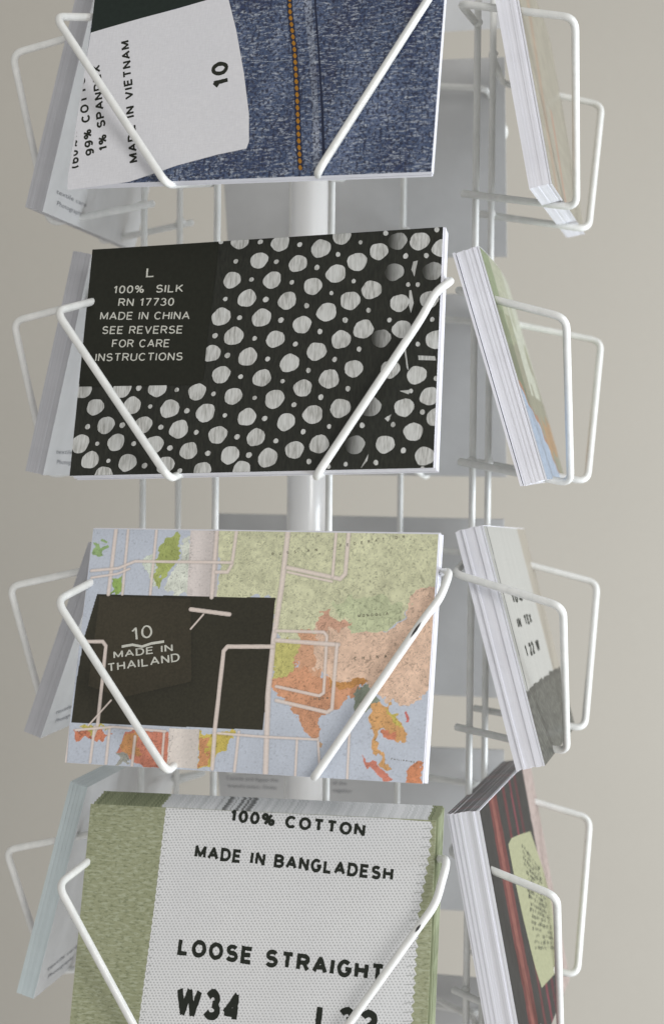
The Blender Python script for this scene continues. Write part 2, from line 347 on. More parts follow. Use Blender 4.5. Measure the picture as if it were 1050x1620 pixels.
def stroke_geo(s, t, jag, gap=.24):
    V, F, Y = [], [], []; x = 0
    for ch in s:
        w_, st_ = GL_[ch]
        parts = []
        for pl in st_:
            cur = [np.array(pl[0], float)]
            for a, b, c in zip(pl[:-2], pl[1:-1], pl[2:]):
                a, b, c = map(lambda q: np.array(q, float), (a, b, c)); d1 = (b-a)/max(1e-9, np.linalg.norm(b-a)); d2 = (c-b)/max(1e-9, np.linalg.norm(c-b))
                if d1 @ d2 < -.25: cur.append(b+d1*t*.55); parts.append(cur); cur = [b-d2*t*.55]
                else: cur.append(b)
            cur.append(np.array(pl[-1], float)); parts.append(cur)
        for si, pl in enumerate(parts):
            pl = [(x+t+q[0], t+q[1]*(1-2*t)) for q in pl]; A, B = ribbon(pl, t, jag); b = len(V)
            for l, r in zip(A, B): V += [l, r]; Y += [si*.006]*2
            F += [(b+2*i, b+2*i+1, b+2*i+3, b+2*i+2) for i in range(len(A)-1)]
        x += w_+2*t+gap-.08
    return np.array(V), F, np.array(Y)
ORD = ['first', 'second', 'third', 'fourth', 'fifth', 'sixth', 'seventh', 'eighth', 'ninth', 'tenth', 'eleventh', 'twelfth', 'thirteenth', 'fourteenth', 'fifteenth', 'sixteenth']
def stack(key, n, start, pitch, label, group, dxs=0.5, dzs=0.4, face=None, edge=None, th=None, W=None, H=None, backmat=None, shift=(0, 0), cat='card', step=0.0):
    """n loose cards one behind the other, each an object of its own"""
    me0 = None; last = None
    for i in range(n):
        o = card('postcard', key, face or PAPER, ORD[i]+' '+label, cat, group, th=th or pitch*.985, back=start+pitch*i,
                 dx=random.uniform(-dxs, dxs)+shift[0], dz=random.uniform(0, dzs)+shift[1]+step*i, tw=random.uniform(-.12, .12), edge=edge, W=W, H=H, back_mat=backmat, mesh=me0)
        me0 = o.data; last = o
    return last
DES = json.loads('''{"denim_label":[[-77.27,72.55],[-70.44,74.31],[-54.57,78.16],[-38.8,81.6],[-25.45,84.93],[-23.64,86.64],[-16.49,86.11],[-15.72,84.22],[-10.76,69.29],[-5.25,48.62],[-1.07,29.59],[0.25,16.78],[-0.51,13.59],[-12.86,11.37],[-30.09,7.13],[-40.83,3.52],[-50.56,0.42],[-62.87,-0.85],[-77.79,-2.28],[-78.41,3.84]],"denim_dark":[[-77.66,88.77],[-79.96,101.55],[-17.62,96.65],[-22.68,85.65],[-25.45,84.93],[-54.57,78.16],[-70.44,74.31],[-77.27,72.55]],"denim_text":[["MADE IN VIETNAM",[-47.48,9.6],[-58.81,67.93],3.92,0.105],["99% COTTON",[-67.7,13.99],[-78.28,55.99],3.92,0.105],["1% SPANDEX",[-61.96,16.1],[-70.77,56.76],3.92,0.105],["(60%),",[-73.8,8.07],[-77.29,25.12],3.92,0.105],["10",[-10.82,43.62],[-13.19,55.35],7.31,0.105]],"seam_stitch":[[10.17,91.42],[12.18,76.14],[15.83,57.99],[18.87,37.26],[21.05,19.82],[23.36,3.78]],"seam_light":[[16.03,90.97],[18.56,75.69],[22.96,51.65],[26.18,28.19],[29.01,2.98],[31.67,2.88],[28.87,28.05],[25.68,51.48],[21.87,75.45],[19.65,90.69]],"seam_dark":[[20.76,90.6],[22.97,75.37],[26.77,51.41],[29.95,28.0],[32.73,2.83],[34.06,2.78],[31.02,27.94],[27.58,51.36],[23.79,75.31],[21.59,90.54]],"crease":[[[-8.75,66.15],[5.06,67.03],[29.96,64.17],[51.65,61.56]],[[25.63,52.07],[52.51,50.71],[76.12,50.7]],[[-4.78,54.83],[6.42,53.25],[14.61,53.63]],[[40.39,36.66],[58.82,37.36],[78.32,37.4]]],"dots":[[8.38,102.31,1,1],[26.71,98.47,1,1],[35.61,103.67,1,1],[16.93,92.14,1,1],[43.0,91.36,1,1],[52.24,95.46,0.8,1],[60.15,99.63,0.35,1],[69.61,99.0,1,1],[5.92,85.23,1,1],[24.19,81.35,1,1],[34.06,86.5,1,1],[13.22,75.41,1,1],[30.93,69.29,1,1],[40.94,73.9,1,1],[49.92,78.23,0.9,1],[59.31,85.71,0.6,1],[2.28,68.19,1,1],[20.51,64.17,1,1],[37.92,56.68,1,1],[9.07,58.24,1,1],[27.57,51.87,1,1],[44.05,43.59,1,1],[16.06,47.19,1,1],[33.75,39.49,1,1],[4.37,41.05,1,1],[22.57,35.9,1,1],[39.3,26.52,1,1],[10.57,31.51,1,1],[27.65,24.12,1,1],[16.24,21.3,1,1],[31.18,11.26,1,1],[20.69,9.08,1,1],[9.31,5.91,1,1],[47.36,60.8,0.9,1],[62.21,71.73,1,1],[55.12,56.38,0.5,1],[59.66,42.65,0.9,1],[52.23,26.58,0.7,1],[46.29,10.56,0.5,1],[58.98,10.41,0.9,1],[70.85,39.72,1,1],[76.67,30.34,1,1],[66.2,25.91,1,1],[70.46,15.43,1,1],[75.62,4.96,1,1],[78.18,54.8,1,1],[63.71,60.0,1,1],[74.78,72.57,0.9,1],[79.21,95.28,0.8,1],[75.63,85.14,0.5,1],[79.68,21.27,0.9,1],[-9.97,104.39,1,1],[-0.64,94.71,1,1],[-17.43,95.76,1,1],[-12.31,86.28,1,1],[-4.9,77.47,1,1],[-15.99,69.6,1,1],[-9.58,60.41,1,1],[-18.94,53.05,1,1],[-2.63,50.74,1,1],[-13.96,43.26,1,1],[3.68,41.1,1,1],[-24.21,35.95,1,1],[-7.79,33.44,1,1],[-19.68,26.43,1,1],[-1.03,23.93,1,1],[-36.0,28.78,1,1],[-13.36,16.52,1,1],[3.51,14.94,1,1],[-31.07,19.5,1,1],[-25.82,9.86,1,1],[-7.3,7.51,1,1],[-47.41,22.02,1,1],[-41.73,12.85,0.9,1],[-35.77,3.77,0.9,1],[-53.57,30.74,0.8,1],[-59.26,14.45,0.9,1],[-53.15,5.29,1,1],[-70.52,30.74,1,1],[-64.72,22.32,0.8,1],[-75.94,14.33,0.9,1],[-70.46,6.83,1,1],[-58.65,38.6,0.8,1],[-42.28,38.44,0.9,1],[-76.81,38.81,0.8,1],[-63.68,-0.07,0.9,1],[-19.11,0.97,1,1],[-1.81,1.02,1,1],[-0.69,103.33,1,0],[17.19,100.88,1,0],[7.21,93.58,1,0],[25.5,89.83,1,0],[34.47,95.24,1,0],[44.03,100.17,1,0],[14.72,83.67,1,0],[32.55,77.76,1,0],[41.96,82.61,1,0],[54.82,103.64,1,0],[3.65,76.45,1,0],[22.0,72.65,1,0],[11.04,66.7,1,0],[39.23,65.28,1,0],[28.54,60.7,1,0],[49.1,69.16,1,0],[63.91,92.65,1,0],[72.72,92.3,1,0],[18.13,55.56,1,0],[6.32,49.44,1,0],[35.64,47.97,1,0],[45.95,52.06,1,0],[24.58,43.59,1,0],[58.26,64.32,1,0],[69.65,79.46,1,0],[65.55,79.7,1,0],[76.39,63.7,1,0],[13.56,39.27,1,0],[42.07,34.87,1,0],[70.77,53.14,1,0],[30.66,31.6,1,0],[19.24,28.7,1,0],[6.83,23.09,1,0],[34.95,18.74,1,0],[23.96,16.79,1,0],[48.95,18.81,1,0],[12.4,13.15,1,0],[27.21,3.9,1,0],[73.91,23.69,1,0],[61.94,18.7,1,0],[66.73,7.59,1,0],[55.53,2.75,1,0],[76.75,103.71,1,0],[70.12,79.95,1,0],[-0.14,58.98,1,0],[1.75,32.33,1,0],[35.65,1.56,1,0],[59.7,21.41,1,0],[68.76,32.89,1,0],[79.03,37.91,1,0],[42.87,2.36,1,0],[74.9,-0.29,1,0],[-0.67,103.31,1,0],[-11.23,94.9,1,0],[-3.46,86.0,1,0],[-14.66,77.66,1,0],[-7.57,68.71,1,0],[-18.08,61.04,1,0],[-0.65,59.3,1,0],[-11.77,51.82,1,0],[-5.15,42.01,1,0],[-51.04,38.66,1,0],[-33.49,37.2,1,0],[-16.71,34.77,1,0],[1.26,32.55,1,0],[-28.1,27.61,1,0],[-45.01,30.11,1,0],[-39.31,20.64,1,0],[-10.87,25.03,1,0],[-23.08,17.92,1,0],[-4.76,15.39,1,0],[-34.37,11.31,1,0],[-17.13,8.53,1,0],[1.06,7.3,1,0],[-45.16,3.77,1,0],[-61.97,6.29,1,0],[-67.9,14.11,1,0],[-73.17,21.89,1,0],[-57.08,22.09,1,0],[-51.04,13.66,1,0],[-18.68,104.49,1,0],[-29.06,1.18,1,0]],"slivers":[[[67.26,89.86],[69.2,90.25],[68.04,83.14],[66.63,86.3]],[[66.16,77.11],[67.03,77.06],[68.25,71.4],[67.28,66.89],[66.37,69.98]],[[71.17,48.14],[78.17,47.53],[78.73,45.63],[71.44,46.14]],[[65.04,51.9],[65.86,50.87],[67.41,41.84],[66.6,42.86]],[[63.96,33.07],[68.74,33.38],[67.86,31.45]],[[49.24,0.28],[52.28,6.51],[51.95,3.61]],[[58.26,21.46],[61.06,23.13],[59.77,19.94]]],"silk_label":[[-79.25,104.78],[-19.82,104.21],[-19.87,93.55],[-21.34,64.43],[-21.8,41.53],[-26.48,39.16],[-78.99,40.29]],"silk_text":[["L",[-52.42,89.81],[-48.86,89.84],4.44,0.066],["100%  SILK",[-67.1,83.03],[-34.49,81.92],3.66,0.066],["RN 17730",[-64.35,76.93],[-38.19,75.77],3.66,0.066],["MADE IN CHINA",[-72.4,70.95],[-30.39,69.06],3.66,0.066],["SEE REVERSE",[-70.65,64.25],[-33.34,62.7],3.66,0.066],["FOR CARE",[-65.48,57.79],[-38.88,56.7],3.66,0.066],["INSTRUCTIONS",[-72.74,51.68],[-32.07,50.41],3.66,0.066]],"silk_folds":[],"map":{"poly":[[[196,197,156],[[-26.52,105.99],[80.12,105.37],[79.49,81.44],[69.68,79.3],[68.34,71.19],[61.71,65.62],[56.66,60.63],[45.18,61.06],[36.64,64.83],[30.77,68.73],[22.32,69.84],[17.78,64.24],[8.98,62.05],[7.78,74.93],[-19.37,74.19],[-14.75,85.51],[-19.24,95.29]]],[[182,190,146],[[31.98,70.94],[43.97,76.45],[56.32,76.24],[66.06,73.0],[59.3,61.52],[45.23,60.52],[35.26,64.79]]],[[196,197,156],[[11.61,64.05],[15.6,69.64],[33.32,71.52],[44.87,65.09],[28.7,60.51],[20.8,55.37],[11.53,55.87]]],[[205,150,110],[[20.37,60.24],[30.08,60.56],[31.89,39.16],[24.37,40.18]]],[[214,178,150],[[27.91,63.2],[32.07,69.85],[36.64,64.83],[45.18,61.06],[58.82,60.7],[68.34,71.19],[69.68,79.3],[80.19,83.07],[80.72,62.23],[79.86,38.54],[75.42,33.66],[69.0,30.77],[60.88,32.49],[55.04,38.8],[46.86,39.78],[35.93,40.12],[28.58,45.7],[23.43,50.88],[28.1,57.79]]],[[200,150,120],[[28.12,67.28],[33.43,70.17],[41.58,64.99],[45.02,63.21],[38.23,62.18],[30.08,60.56]]],[[206,142,98],[[11.26,43.68],[21.57,46.77],[35.93,40.12],[50.95,39.42],[50.07,33.32],[43.39,32.24],[39.58,28.91],[33.56,26.0],[33.27,16.54],[30.42,14.83],[26.11,20.38],[23.41,26.05],[17.48,30.56],[12.06,35.12]]],[[188,182,92],[[10.05,56.63],[21.22,57.01],[24.6,50.11],[17.77,42.59],[11.56,40.46]]],[[205,150,110],[[20.61,57.53],[28.97,57.28],[28.58,45.7],[21.57,46.77]]],[[190,130,50],[[35.86,40.92],[51.68,40.5],[50.26,37.81],[36.12,37.74]]],[[130,140,122],[[47.27,34.52],[53.6,40.06],[57.41,32.34],[52.49,26.36],[48.26,28.78]]],[[208,152,80],[[54.29,30.89],[61.45,31.99],[68.43,23.73],[69.97,16.84],[64.7,16.57],[60.31,22.05],[57.94,18.04],[60.27,11.71],[64.75,4.77],[61.59,4.6],[56.9,14.11],[55.25,21.8]]],[[196,178,60],[[60.44,31.16],[64.35,28.73],[68.52,22.45],[65.91,21.8]]],[[208,120,80],[[60.14,20.74],[65.53,19.71],[65.22,16.6],[62.01,16.95]]],[[208,118,92],[[52.61,10.79],[60.74,5.32],[65.64,-0.27],[60.69,-1.07],[55.99,5.06]]],[[212,130,78],[[70.33,4.07],[78.88,9.38],[79.01,-0.51],[72.44,0.12]]],[[205,100,90],[[69.21,27.66],[70.76,28.25],[70.64,26.17],[69.32,26.11]]],[[190,150,110],[[33.49,13.94],[35.47,13.0],[34.84,10.89],[33.4,11.85]]],[[163,175,85],[[-43.68,100.56],[-36.76,102.4],[-36.53,94.96],[-39.7,86.36],[-44.7,78.31],[-46.96,79.95],[-45.94,89.07],[-46.66,95.34]]],[[205,210,196],[[-35.6,97.26],[-31.91,101.33],[-29.15,75.89],[-39.9,75.04],[-41.42,80.65],[-38.23,86.39],[-35.62,92.13]]],[[196,205,190],[[-53.37,88.91],[-49.5,94.14],[-46.69,90.48],[-46.86,79.1],[-50.78,84.69]]],[[140,172,105],[[-77.86,96.5],[-71.55,97.19],[-71.51,91.99],[-76.28,91.32]]],[[140,172,75],[[-67.17,81.45],[-61.42,83.59],[-61.64,75.6],[-65.69,74.36]]],[[210,120,78],[[-77.21,14.81],[-66.41,13.7],[-58.17,13.57],[-63.01,10.07],[-69.58,10.82],[-74.8,10.01]]],[[200,185,60],[[-75.58,15.98],[-57.92,16.29],[-66.34,13.16]]],[[202,118,88],[[-51.84,14.42],[-31.72,15.42],[-30.11,1.09],[-40.89,0.23],[-48.88,1.93],[-54.85,5.63]]],[[205,140,70],[[-54.28,10.51],[-47.44,14.1],[-44.47,6.18],[-50.48,3.18]]],[[150,150,140],[[-55.72,5.59],[-50.87,6.38],[-49.07,1.11],[-54.26,0.83]]],[[200,178,55],[[-20.36,15.98],[-3.5,16.81],[-7.67,8.12],[-13.11,0.97],[-18.21,1.21]]],[[200,135,78],[[-19.31,14.16],[-14.52,14.4],[-14.62,1.94],[-18.26,1.74]]],[[200,190,186],[[-32.41,105.91],[-19.19,106.1],[-17.06,74.26],[-30.74,74.45]]],[[208,198,190],[[-32.47,16.99],[-18.78,17.13],[-18.15,0.69],[-31.75,0.47]]]],"black":[[-72.89,74.17],[9.5,74.7],[9.39,51.72],[9.2,18.24],[-77.83,17.24],[-77.84,33.23],[-76.67,54.22]],"brown":[[-71.58,73.35],[-28.87,73.38],[-24.67,37.36],[-55.95,28.93],[-71.9,33.48]],"line":[[7,[[-67.47,105.97],[-67.49,74.31]]],[5,[[-61.72,106.06],[-60.91,74.49]]],[5,[[-48.21,106.25],[-47.85,74.83]]],[7,[[-20.07,106.09],[-19.37,74.19]]],[6,[[-10.93,105.09],[-11.63,88.95],[-13.3,85.54],[-18.51,85.42]]],[5,[[-76.96,84.67],[-64.13,86.1],[-56.72,89.41],[-12.0,89.78]]],[4,[[-76.55,81.52],[-64.41,83.52],[-59.0,85.93]]],[9,[[12.42,104.88],[11.79,80.56],[10.28,57.18],[10.04,32.9],[12.03,0.02]]],[7,[[39.48,105.29],[39.35,85.91],[37.31,83.67],[13.65,88.1]]],[5,[[33.89,105.21],[33.89,84.69]]],[4,[[13.83,86.16],[33.8,82.48]]],[5,[[11.1,60.48],[32.01,60.62],[33.52,59.05],[34.16,35.0],[32.37,33.6],[13.3,36.78]]],[7,[[11.48,56.41],[38.78,55.46]]],[6,[[38.23,55.44],[38.27,28.32],[36.21,26.91],[13.84,30.93]]],[7,[[10.33,53.65],[-9.99,52.93],[-11.5,50.96],[-11.99,17.19],[-11.43,1.06]]],[6,[[-76.49,52.82],[-67.54,53.13],[-65.81,51.23],[-65.39,17.29],[-66.75,11.78]]],[7,[[-28.36,68.64],[-10.55,66.94]]],[3,[[-22.33,66.59],[-27.43,60.05]]],[3,[[-60.5,27.63],[-69.69,16.26]]],[5,[[-66.68,15.86],[-66.81,0.68]]],[5,[[-59.67,16.21],[-59.47,0.54]]],[5,[[-47.57,12.74],[-47.51,0.13]]],[4,[[-34.58,15.28],[-34.14,1.4]]],[5,[[-1.27,16.92],[-1.59,0.56]]],[4,[[24.34,15.57],[24.91,-0.04]]],[4,[[33.31,16.02],[35.4,1.07]]],[4,[[-10.45,15.94],[10.58,15.4],[33.09,15.49]]],[4,[[46.42,21.37],[47.03,0.19]]],[5,[[-79.06,15.26],[-78.23,0.06]]],[4,[[-75.33,14.08],[-57.92,16.29],[-34.04,15.57]]]]},"map_text":[["10",[-53.66,53.89],[-44.47,55.88],5.74,0.055],["MADE IN",[-61.56,45.81],[-34.46,50.13],3.13,0.075],["THAILAND",[-63.2,39.92],[-30.8,45.86],3.66,0.075]],"map_under":[[-58.44,51.77],[-53.53,52.78],[-49.03,52.1],[-44.8,53.64],[-39.06,54.67],[-38.93,53.57],[-44.67,52.54],[-48.89,51.0],[-53.4,51.67],[-58.3,50.66]],"map_names":[["R   U   S   S   I   A   N",[6.06,93.24],[26.26,95.59],1.31,0.09],["F   E   D   E   R   A   T   I   O   N",[36.2,97.45],[64.03,102.09],1.31,0.09],["C   H   I   N   A",[46.13,49.04],[60.09,50.63],1.57,0.09],["M O N G O L I A",[46.34,67.3],[59.32,68.77],1.31,0.09],["I N D I A",[28.97,31.6],[36.56,32.46],1.04,0.09],["P H I L I P P I N E S",[64.72,8.87],[75.84,7.94],0.78,0.09]],"cot_label":[[-42.35,110.8],[-2.69,110.39],[53.69,110.01],[75.8,109.19],[77.02,106.79],[75.65,105.33],[76.86,102.95],[75.49,101.49],[76.7,99.11],[75.33,97.65],[76.48,95.29],[74.94,93.85],[75.99,91.5],[74.46,90.06],[75.51,87.71],[73.98,86.27],[75.03,83.94],[73.49,82.5],[74.52,80.18],[72.97,78.75],[74.0,76.43],[72.45,75.0],[73.47,72.69],[71.93,71.26],[72.96,68.96],[71.67,67.52],[72.96,65.21],[71.69,63.77],[72.97,61.47],[71.7,60.04],[72.98,57.75],[71.69,56.32],[72.92,54.04],[71.6,52.6],[72.83,50.33],[71.52,48.9],[72.75,46.64],[71.43,45.21],[72.66,42.95],[71.35,41.53],[72.57,39.28],[71.26,37.85],[72.49,35.61],[71.18,34.19],[72.4,31.96],[71.09,30.54],[72.32,28.31],[71.01,26.9],[72.19,24.68],[70.85,23.26],[72.03,21.05],[70.68,19.64],[71.86,17.43],[70.52,16.03],[71.7,13.83],[70.36,12.42],[71.53,10.23],[70.19,8.83],[71.37,6.64],[5.42,1.8],[-48.17,-2.54],[-47.76,-0.95],[-47.98,0.6],[-47.57,2.2],[-47.78,3.75],[-47.37,5.36],[-47.58,6.91],[-47.17,8.52],[-47.38,10.08],[-46.97,11.69],[-47.18,13.25],[-46.77,14.86],[-46.98,16.43],[-46.57,18.05],[-46.79,19.62],[-46.39,21.24],[-46.62,22.81],[-46.22,24.44],[-46.46,26.01],[-46.06,27.64],[-46.29,29.22],[-45.89,30.85],[-46.12,32.44],[-45.72,34.07],[-45.95,35.67],[-45.55,37.3],[-45.78,38.9],[-45.38,40.54],[-45.61,42.14],[-45.21,43.78],[-45.44,45.38],[-45.04,47.03],[-45.27,48.64],[-44.87,50.29],[-45.1,51.9],[-44.7,53.55],[-44.93,55.16],[-44.53,56.82],[-44.76,58.44],[-44.36,60.1],[-44.59,61.72],[-44.18,63.39],[-44.42,65.01],[-44.01,66.68],[-44.27,68.31],[-43.89,69.98],[-44.15,71.62],[-43.77,73.3],[-44.03,74.94],[-43.65,76.62],[-43.91,78.26],[-43.52,79.94],[-43.78,81.59],[-43.4,83.28],[-43.66,84.93],[-43.28,86.62],[-43.54,88.28],[-43.16,89.97],[-43.42,91.63],[-43.03,93.33],[-43.29,95.0],[-42.91,96.7],[-43.17,98.37],[-42.79,100.07],[-43.05,101.75],[-42.66,103.45],[-42.92,105.13],[-42.54,106.84],[-42.8,108.53],[-42.41,110.24]],"cot_text":[["100% COTTON",[-12.66,105.03],[47.74,101.48],5.48,0.12],["MADE IN BANGLADESH",[-27.77,88.77],[60.77,83.64],5.74,0.12],["LOOSE STRAIGHT",[-32.06,47.69],[58.13,42.39],7.31,0.125],["W34",[-30.98,22.62],[-3.27,21.33],12.79,0.13],["L32",[30.66,20.83],[56.88,19.57],11.49,0.13]],"book_label":[[-25.7,92.09],[-14.97,92.94],[9.9,89.89],[39.77,85.66],[56.71,62.69],[64.33,42.86],[56.57,26.74],[36.12,14.56],[-6.99,19.77],[-14.02,31.04],[-17.49,41.51],[-22.09,57.52],[-25.24,74.54]],"book_text":[[9.43,84.39],[45.42,65.13],[47.66,24.21],[-4.64,38.1]],"knit":[[-53.71,32.55],[54.37,23.17],[51.29,-2.39],[-1.8,-3.56],[-73.5,-0.7]]}''')

# ================================================================ FRONT, tier 1 : denim card
def m_denim(light=0.0, name='denim_print'):
    n = N(name)
    big = n.noise((40, 40, 16), 4, .65)
    warp = n.noise((270, 270, 980), 4, .72, (0, R(2), 0), dist=.8)
    weft = n.noise((800, 800, 640), 3, .7)
    base = n.ramp(big, [(.36, (.016+light*.3, .027+light*.3, .085+light*.3)), (.50, (.05+light*.6, .08+light*.6, .16+light*.55)), (.66, (.12+light, .16+light, .27+light))])
    c = n.mix(n.ramp(warp, [(.5, (0, 0, 0)), (.64, (.72, .72, .72))]), base, (.52, .56, .62))
    c = n.mix(n.ramp(weft, [(.48, (.0, .0, .0)), (.58, (.88, .88, .88))]), c, (.008, .011, .036))
    n.col(c); n.bump(warp, .15, .0002); return n.set(.45, .12, .25)
DENIM = m_denim()
SEAM_L = m_denim(.2, 'faded_denim_print'); SEAM_D = m_flat('dark_seam_print', (.022, .028, .055))
def m_label(name, c0, c1, cross=2600):
    n = N(name); f = n.noise((1800, 1800, 300), 2); g = n.noise((300, 300, 1800), 2); h = n.noise((14, 14, 14), 3)
    m = n.mix(.5, n.ramp(f, [(.3, c0), (.7, c1)]), n.ramp(g, [(.3, c0), (.7, c1)]))
    n.col(n.mix(n.ramp(h, [(.35, (.0,)*3), (.7, (.22,)*3)]), m, (c0[0]*.88, c0[1]*.9, c0[2]*.95))); return n.set(.5, .1, .2)
SATIN = m_label('white_satin_label_print', (.64, .64, .67), (.75, .75, .78))
deni = card('postcard', '00', DENIM, 'blue denim postcard with white care label, topmost front pocket', 'postcard', 'picture postcards in the front pockets', th=.7)
fill('printed_label', [DES['denim_label']], SATIN, deni, .08)
DARKD = m_flat('dark_green_denim_print', (.016, .024, .020)); fill('printed_inner_denim', [DES['denim_dark']], DARKD, deni, .06)  # dark green denim of the jeans' inside, part of the print
fill('printed_seam', [DES['seam_light']], SEAM_L, deni, .06); fill('printed_seam', [DES['seam_dark']], SEAM_D, deni, .09)
def strip(pl, w, jag=0.0, n=60):
    P = np.array(pl, float); s = np.r_[0, np.cumsum(np.hypot(*np.diff(P, axis=0).T))]; t = np.linspace(0, s[-1], n)
    Q = np.c_[np.interp(t, s, P[:, 0]), np.interp(t, s, P[:, 1])]; d = np.gradient(Q, axis=0); d /= np.linalg.norm(d, axis=1)[:, None]; nn = np.c_[-d[:, 1], d[:, 0]]
    return Q, d, nn
Q, d_, nn = strip(DES['seam_stitch'], 1, n=30)
ORANGE = m_flat('orange_thread_print', (.36, .17, .022)); ob = []
for i in range(len(Q)):
    L = 1.35; wv = .85; a = Q[i]-d_[i]*L; b = Q[i]+d_[i]*L*.75
    ob.append([tuple(a-nn[i]*wv*.4), tuple(a*.6+b*.4-nn[i]*wv), tuple(b-nn[i]*wv*.3), tuple(b+nn[i]*wv*.5), tuple(a*.4+b*.6+nn[i]*wv), tuple(a+nn[i]*wv*.3)])
fill('printed_thread', [[tuple(q-n_*1.2) for q, n_ in zip(Q, nn)] + [tuple(q+n_*1.2) for q, n_ in list(zip(Q, nn))[::-1]]], SEAM_D, deni, .12)
for q in ob: fill('printed_thread', [q], ORANGE, deni, .15)
PALE = m_flat('pale_thread_print', (.32, .36, .44))
for cpl in DES['crease']:
    Q, d_, nn = strip(cpl, 1, n=34)
    fill('printed_crease', [[tuple(q-m*.22), tuple(q+dd*.9), tuple(q+m*.22), tuple(q-dd*.7)] for q, dd, m in zip(Q, d_, nn) if random.random() < .7], PALE, deni, .12, kind='stuff')
for i, sp in enumerate(DES['denim_text']): text(deni, sp, INK, .12, wob=.02, clip=-77.2)
stack('00', 4, .85, 1.0, 'plain card behind the denim postcard counting backwards, only its edge showing', 'cards stacked behind the denim postcard')

# ================================================================ FRONT, tier 2 : silk polka dots
def m_silk():
    n = N('black_silk_print'); f = n.noise((900, 900, 220), 3, .6, (0, R(35), 0)); n.col(n.ramp(f, [(.3, (.013, .014, .011)), (.7, (.030, .031, .024))]))
    n.bump(f, .06, .0001); return n.set(.6, .04, .2, spec=.3)
SILK = m_silk()
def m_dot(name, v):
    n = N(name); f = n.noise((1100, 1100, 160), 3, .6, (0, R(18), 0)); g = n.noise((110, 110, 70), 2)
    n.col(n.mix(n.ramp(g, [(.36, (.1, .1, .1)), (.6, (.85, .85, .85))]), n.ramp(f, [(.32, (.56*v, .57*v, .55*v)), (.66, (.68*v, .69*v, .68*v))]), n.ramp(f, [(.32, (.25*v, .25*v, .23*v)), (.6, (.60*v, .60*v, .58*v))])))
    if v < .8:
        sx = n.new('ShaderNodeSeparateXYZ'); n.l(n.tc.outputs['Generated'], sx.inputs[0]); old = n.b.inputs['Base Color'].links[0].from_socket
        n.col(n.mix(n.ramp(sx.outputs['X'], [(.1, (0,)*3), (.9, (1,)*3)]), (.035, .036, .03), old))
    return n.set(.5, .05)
silk = card('postcard', '01', SILK, 'black and white polka dot silk postcard marked 100% SILK', 'postcard', 'picture postcards in the front pockets', th=.7)
W1, H1 = CARDS['01'][6], CARDS['01'][7]
lab = DES['silk_label']
def in_label(x, z):
    xs = [q[0] for q in lab]; zs = [q[1] for q in lab]
    # rough test against the slanted right and lower edges of the label
    return z > min(zs)+1.5+0.0*x and x < np.interp(z, [min(zs), max(zs)], [lab[4][0]-1.2, lab[1][0]])
def blob(x, z, r, big, s):
    n = 26 if big else 10; ph = random.uniform(0, 6); rx, rz = (r*1.0, r*1.06) if big else (r*1.05, r*.9); an = random.uniform(.3, .9) if x < 20 else random.uniform(1.3, 2.0)
    if x < 20: rx, rz = r*1.07, r*.97
    pts = []
    for k in range(n):
        a = 2*math.pi*k/n; q = 1+.035*math.sin(3*a+ph)+.025*math.sin(5*a+ph*2)+random.uniform(-.025, .025)
        u, v = rx*q*math.cos(a), rz*q*math.sin(a); X = x+u*math.cos(an)-v*math.sin(an); Z = z+u*math.sin(an)+v*math.cos(an)
        pts.append((max(-W1/2+.05, min(W1/2-.05, X)), max(.05, min(H1-.05, Z))))
    return pts
groups = {}; seen = []
for x, z, s, bg_ in DES['dots']:
    if in_label(x-(3 if bg_ else 0), z-(0 if bg_ else 0)) and z > min(q[1] for q in lab)+4: continue
    if any(abs(x-a)+abs(z-b) < (3.6 if c and bg_ else 1.2) for a, b, c in seen): continue
    seen.append((x, z, bg_))
    groups.setdefault(round(s, 1) if bg_ else 1.0, []).append(blob(x, z, random.uniform(3.75, 4.15) if bg_ else random.uniform(.95, 1.3), bg_, s))
DN = [0]
for s, pl in groups.items():
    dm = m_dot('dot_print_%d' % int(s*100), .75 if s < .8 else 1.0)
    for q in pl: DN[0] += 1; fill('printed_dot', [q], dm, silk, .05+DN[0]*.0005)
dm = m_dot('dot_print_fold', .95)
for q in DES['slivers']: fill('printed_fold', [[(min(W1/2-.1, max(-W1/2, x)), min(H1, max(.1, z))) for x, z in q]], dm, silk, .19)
fill('printed_label', [lab], m_flat('black_woven_label_print', (.020, .021, .015), .6, .0), silk, .20)
for sp in DES['silk_text']: text(silk, sp, WHITE_INK, .23, wob=.04)
st = stack('01', 6, .75, .98, 'plain card behind the polka dot postcard counting backwards, only its edge showing', 'cards stacked behind the polka dot postcard', shift=(.5, -.1))

# ================================================================ FRONT, tier 3 : map card, painted vertex by vertex
def vnoise(X, Z, cell, seed):
    r = np.random.default_rng(seed); g = r.random((260, 260)); x = X/cell+90; z = Z/cell+90
    i = np.floor(x).astype(int) % 259; j = np.floor(z).astype(int) % 259; fx = x-np.floor(x); fz = z-np.floor(z); fx = fx*fx*(3-2*fx); fz = fz*fz*(3-2*fz)
    return (g[i, j]*(1-fx)+g[i+1, j]*fx)*(1-fz)+(g[i, j+1]*(1-fx)+g[i+1, j+1]*fx)*fz
def inside(X, Z, pl):
    r = np.zeros(X.shape, bool); n = len(pl)
    for i in range(n):
        x1, z1 = pl[i]; x2, z2_ = pl[(i+1) % n]
        if z1 == z2_: continue
        c = ((z1 > Z) != (z2_ > Z)) & (X < (x2-x1)*(Z-z1)/(z2_-z1)+x1); r ^= c
    return r
def L3(c):
    q = np.array(lin(c)); return (q*.78+q.mean()*.22)/.80
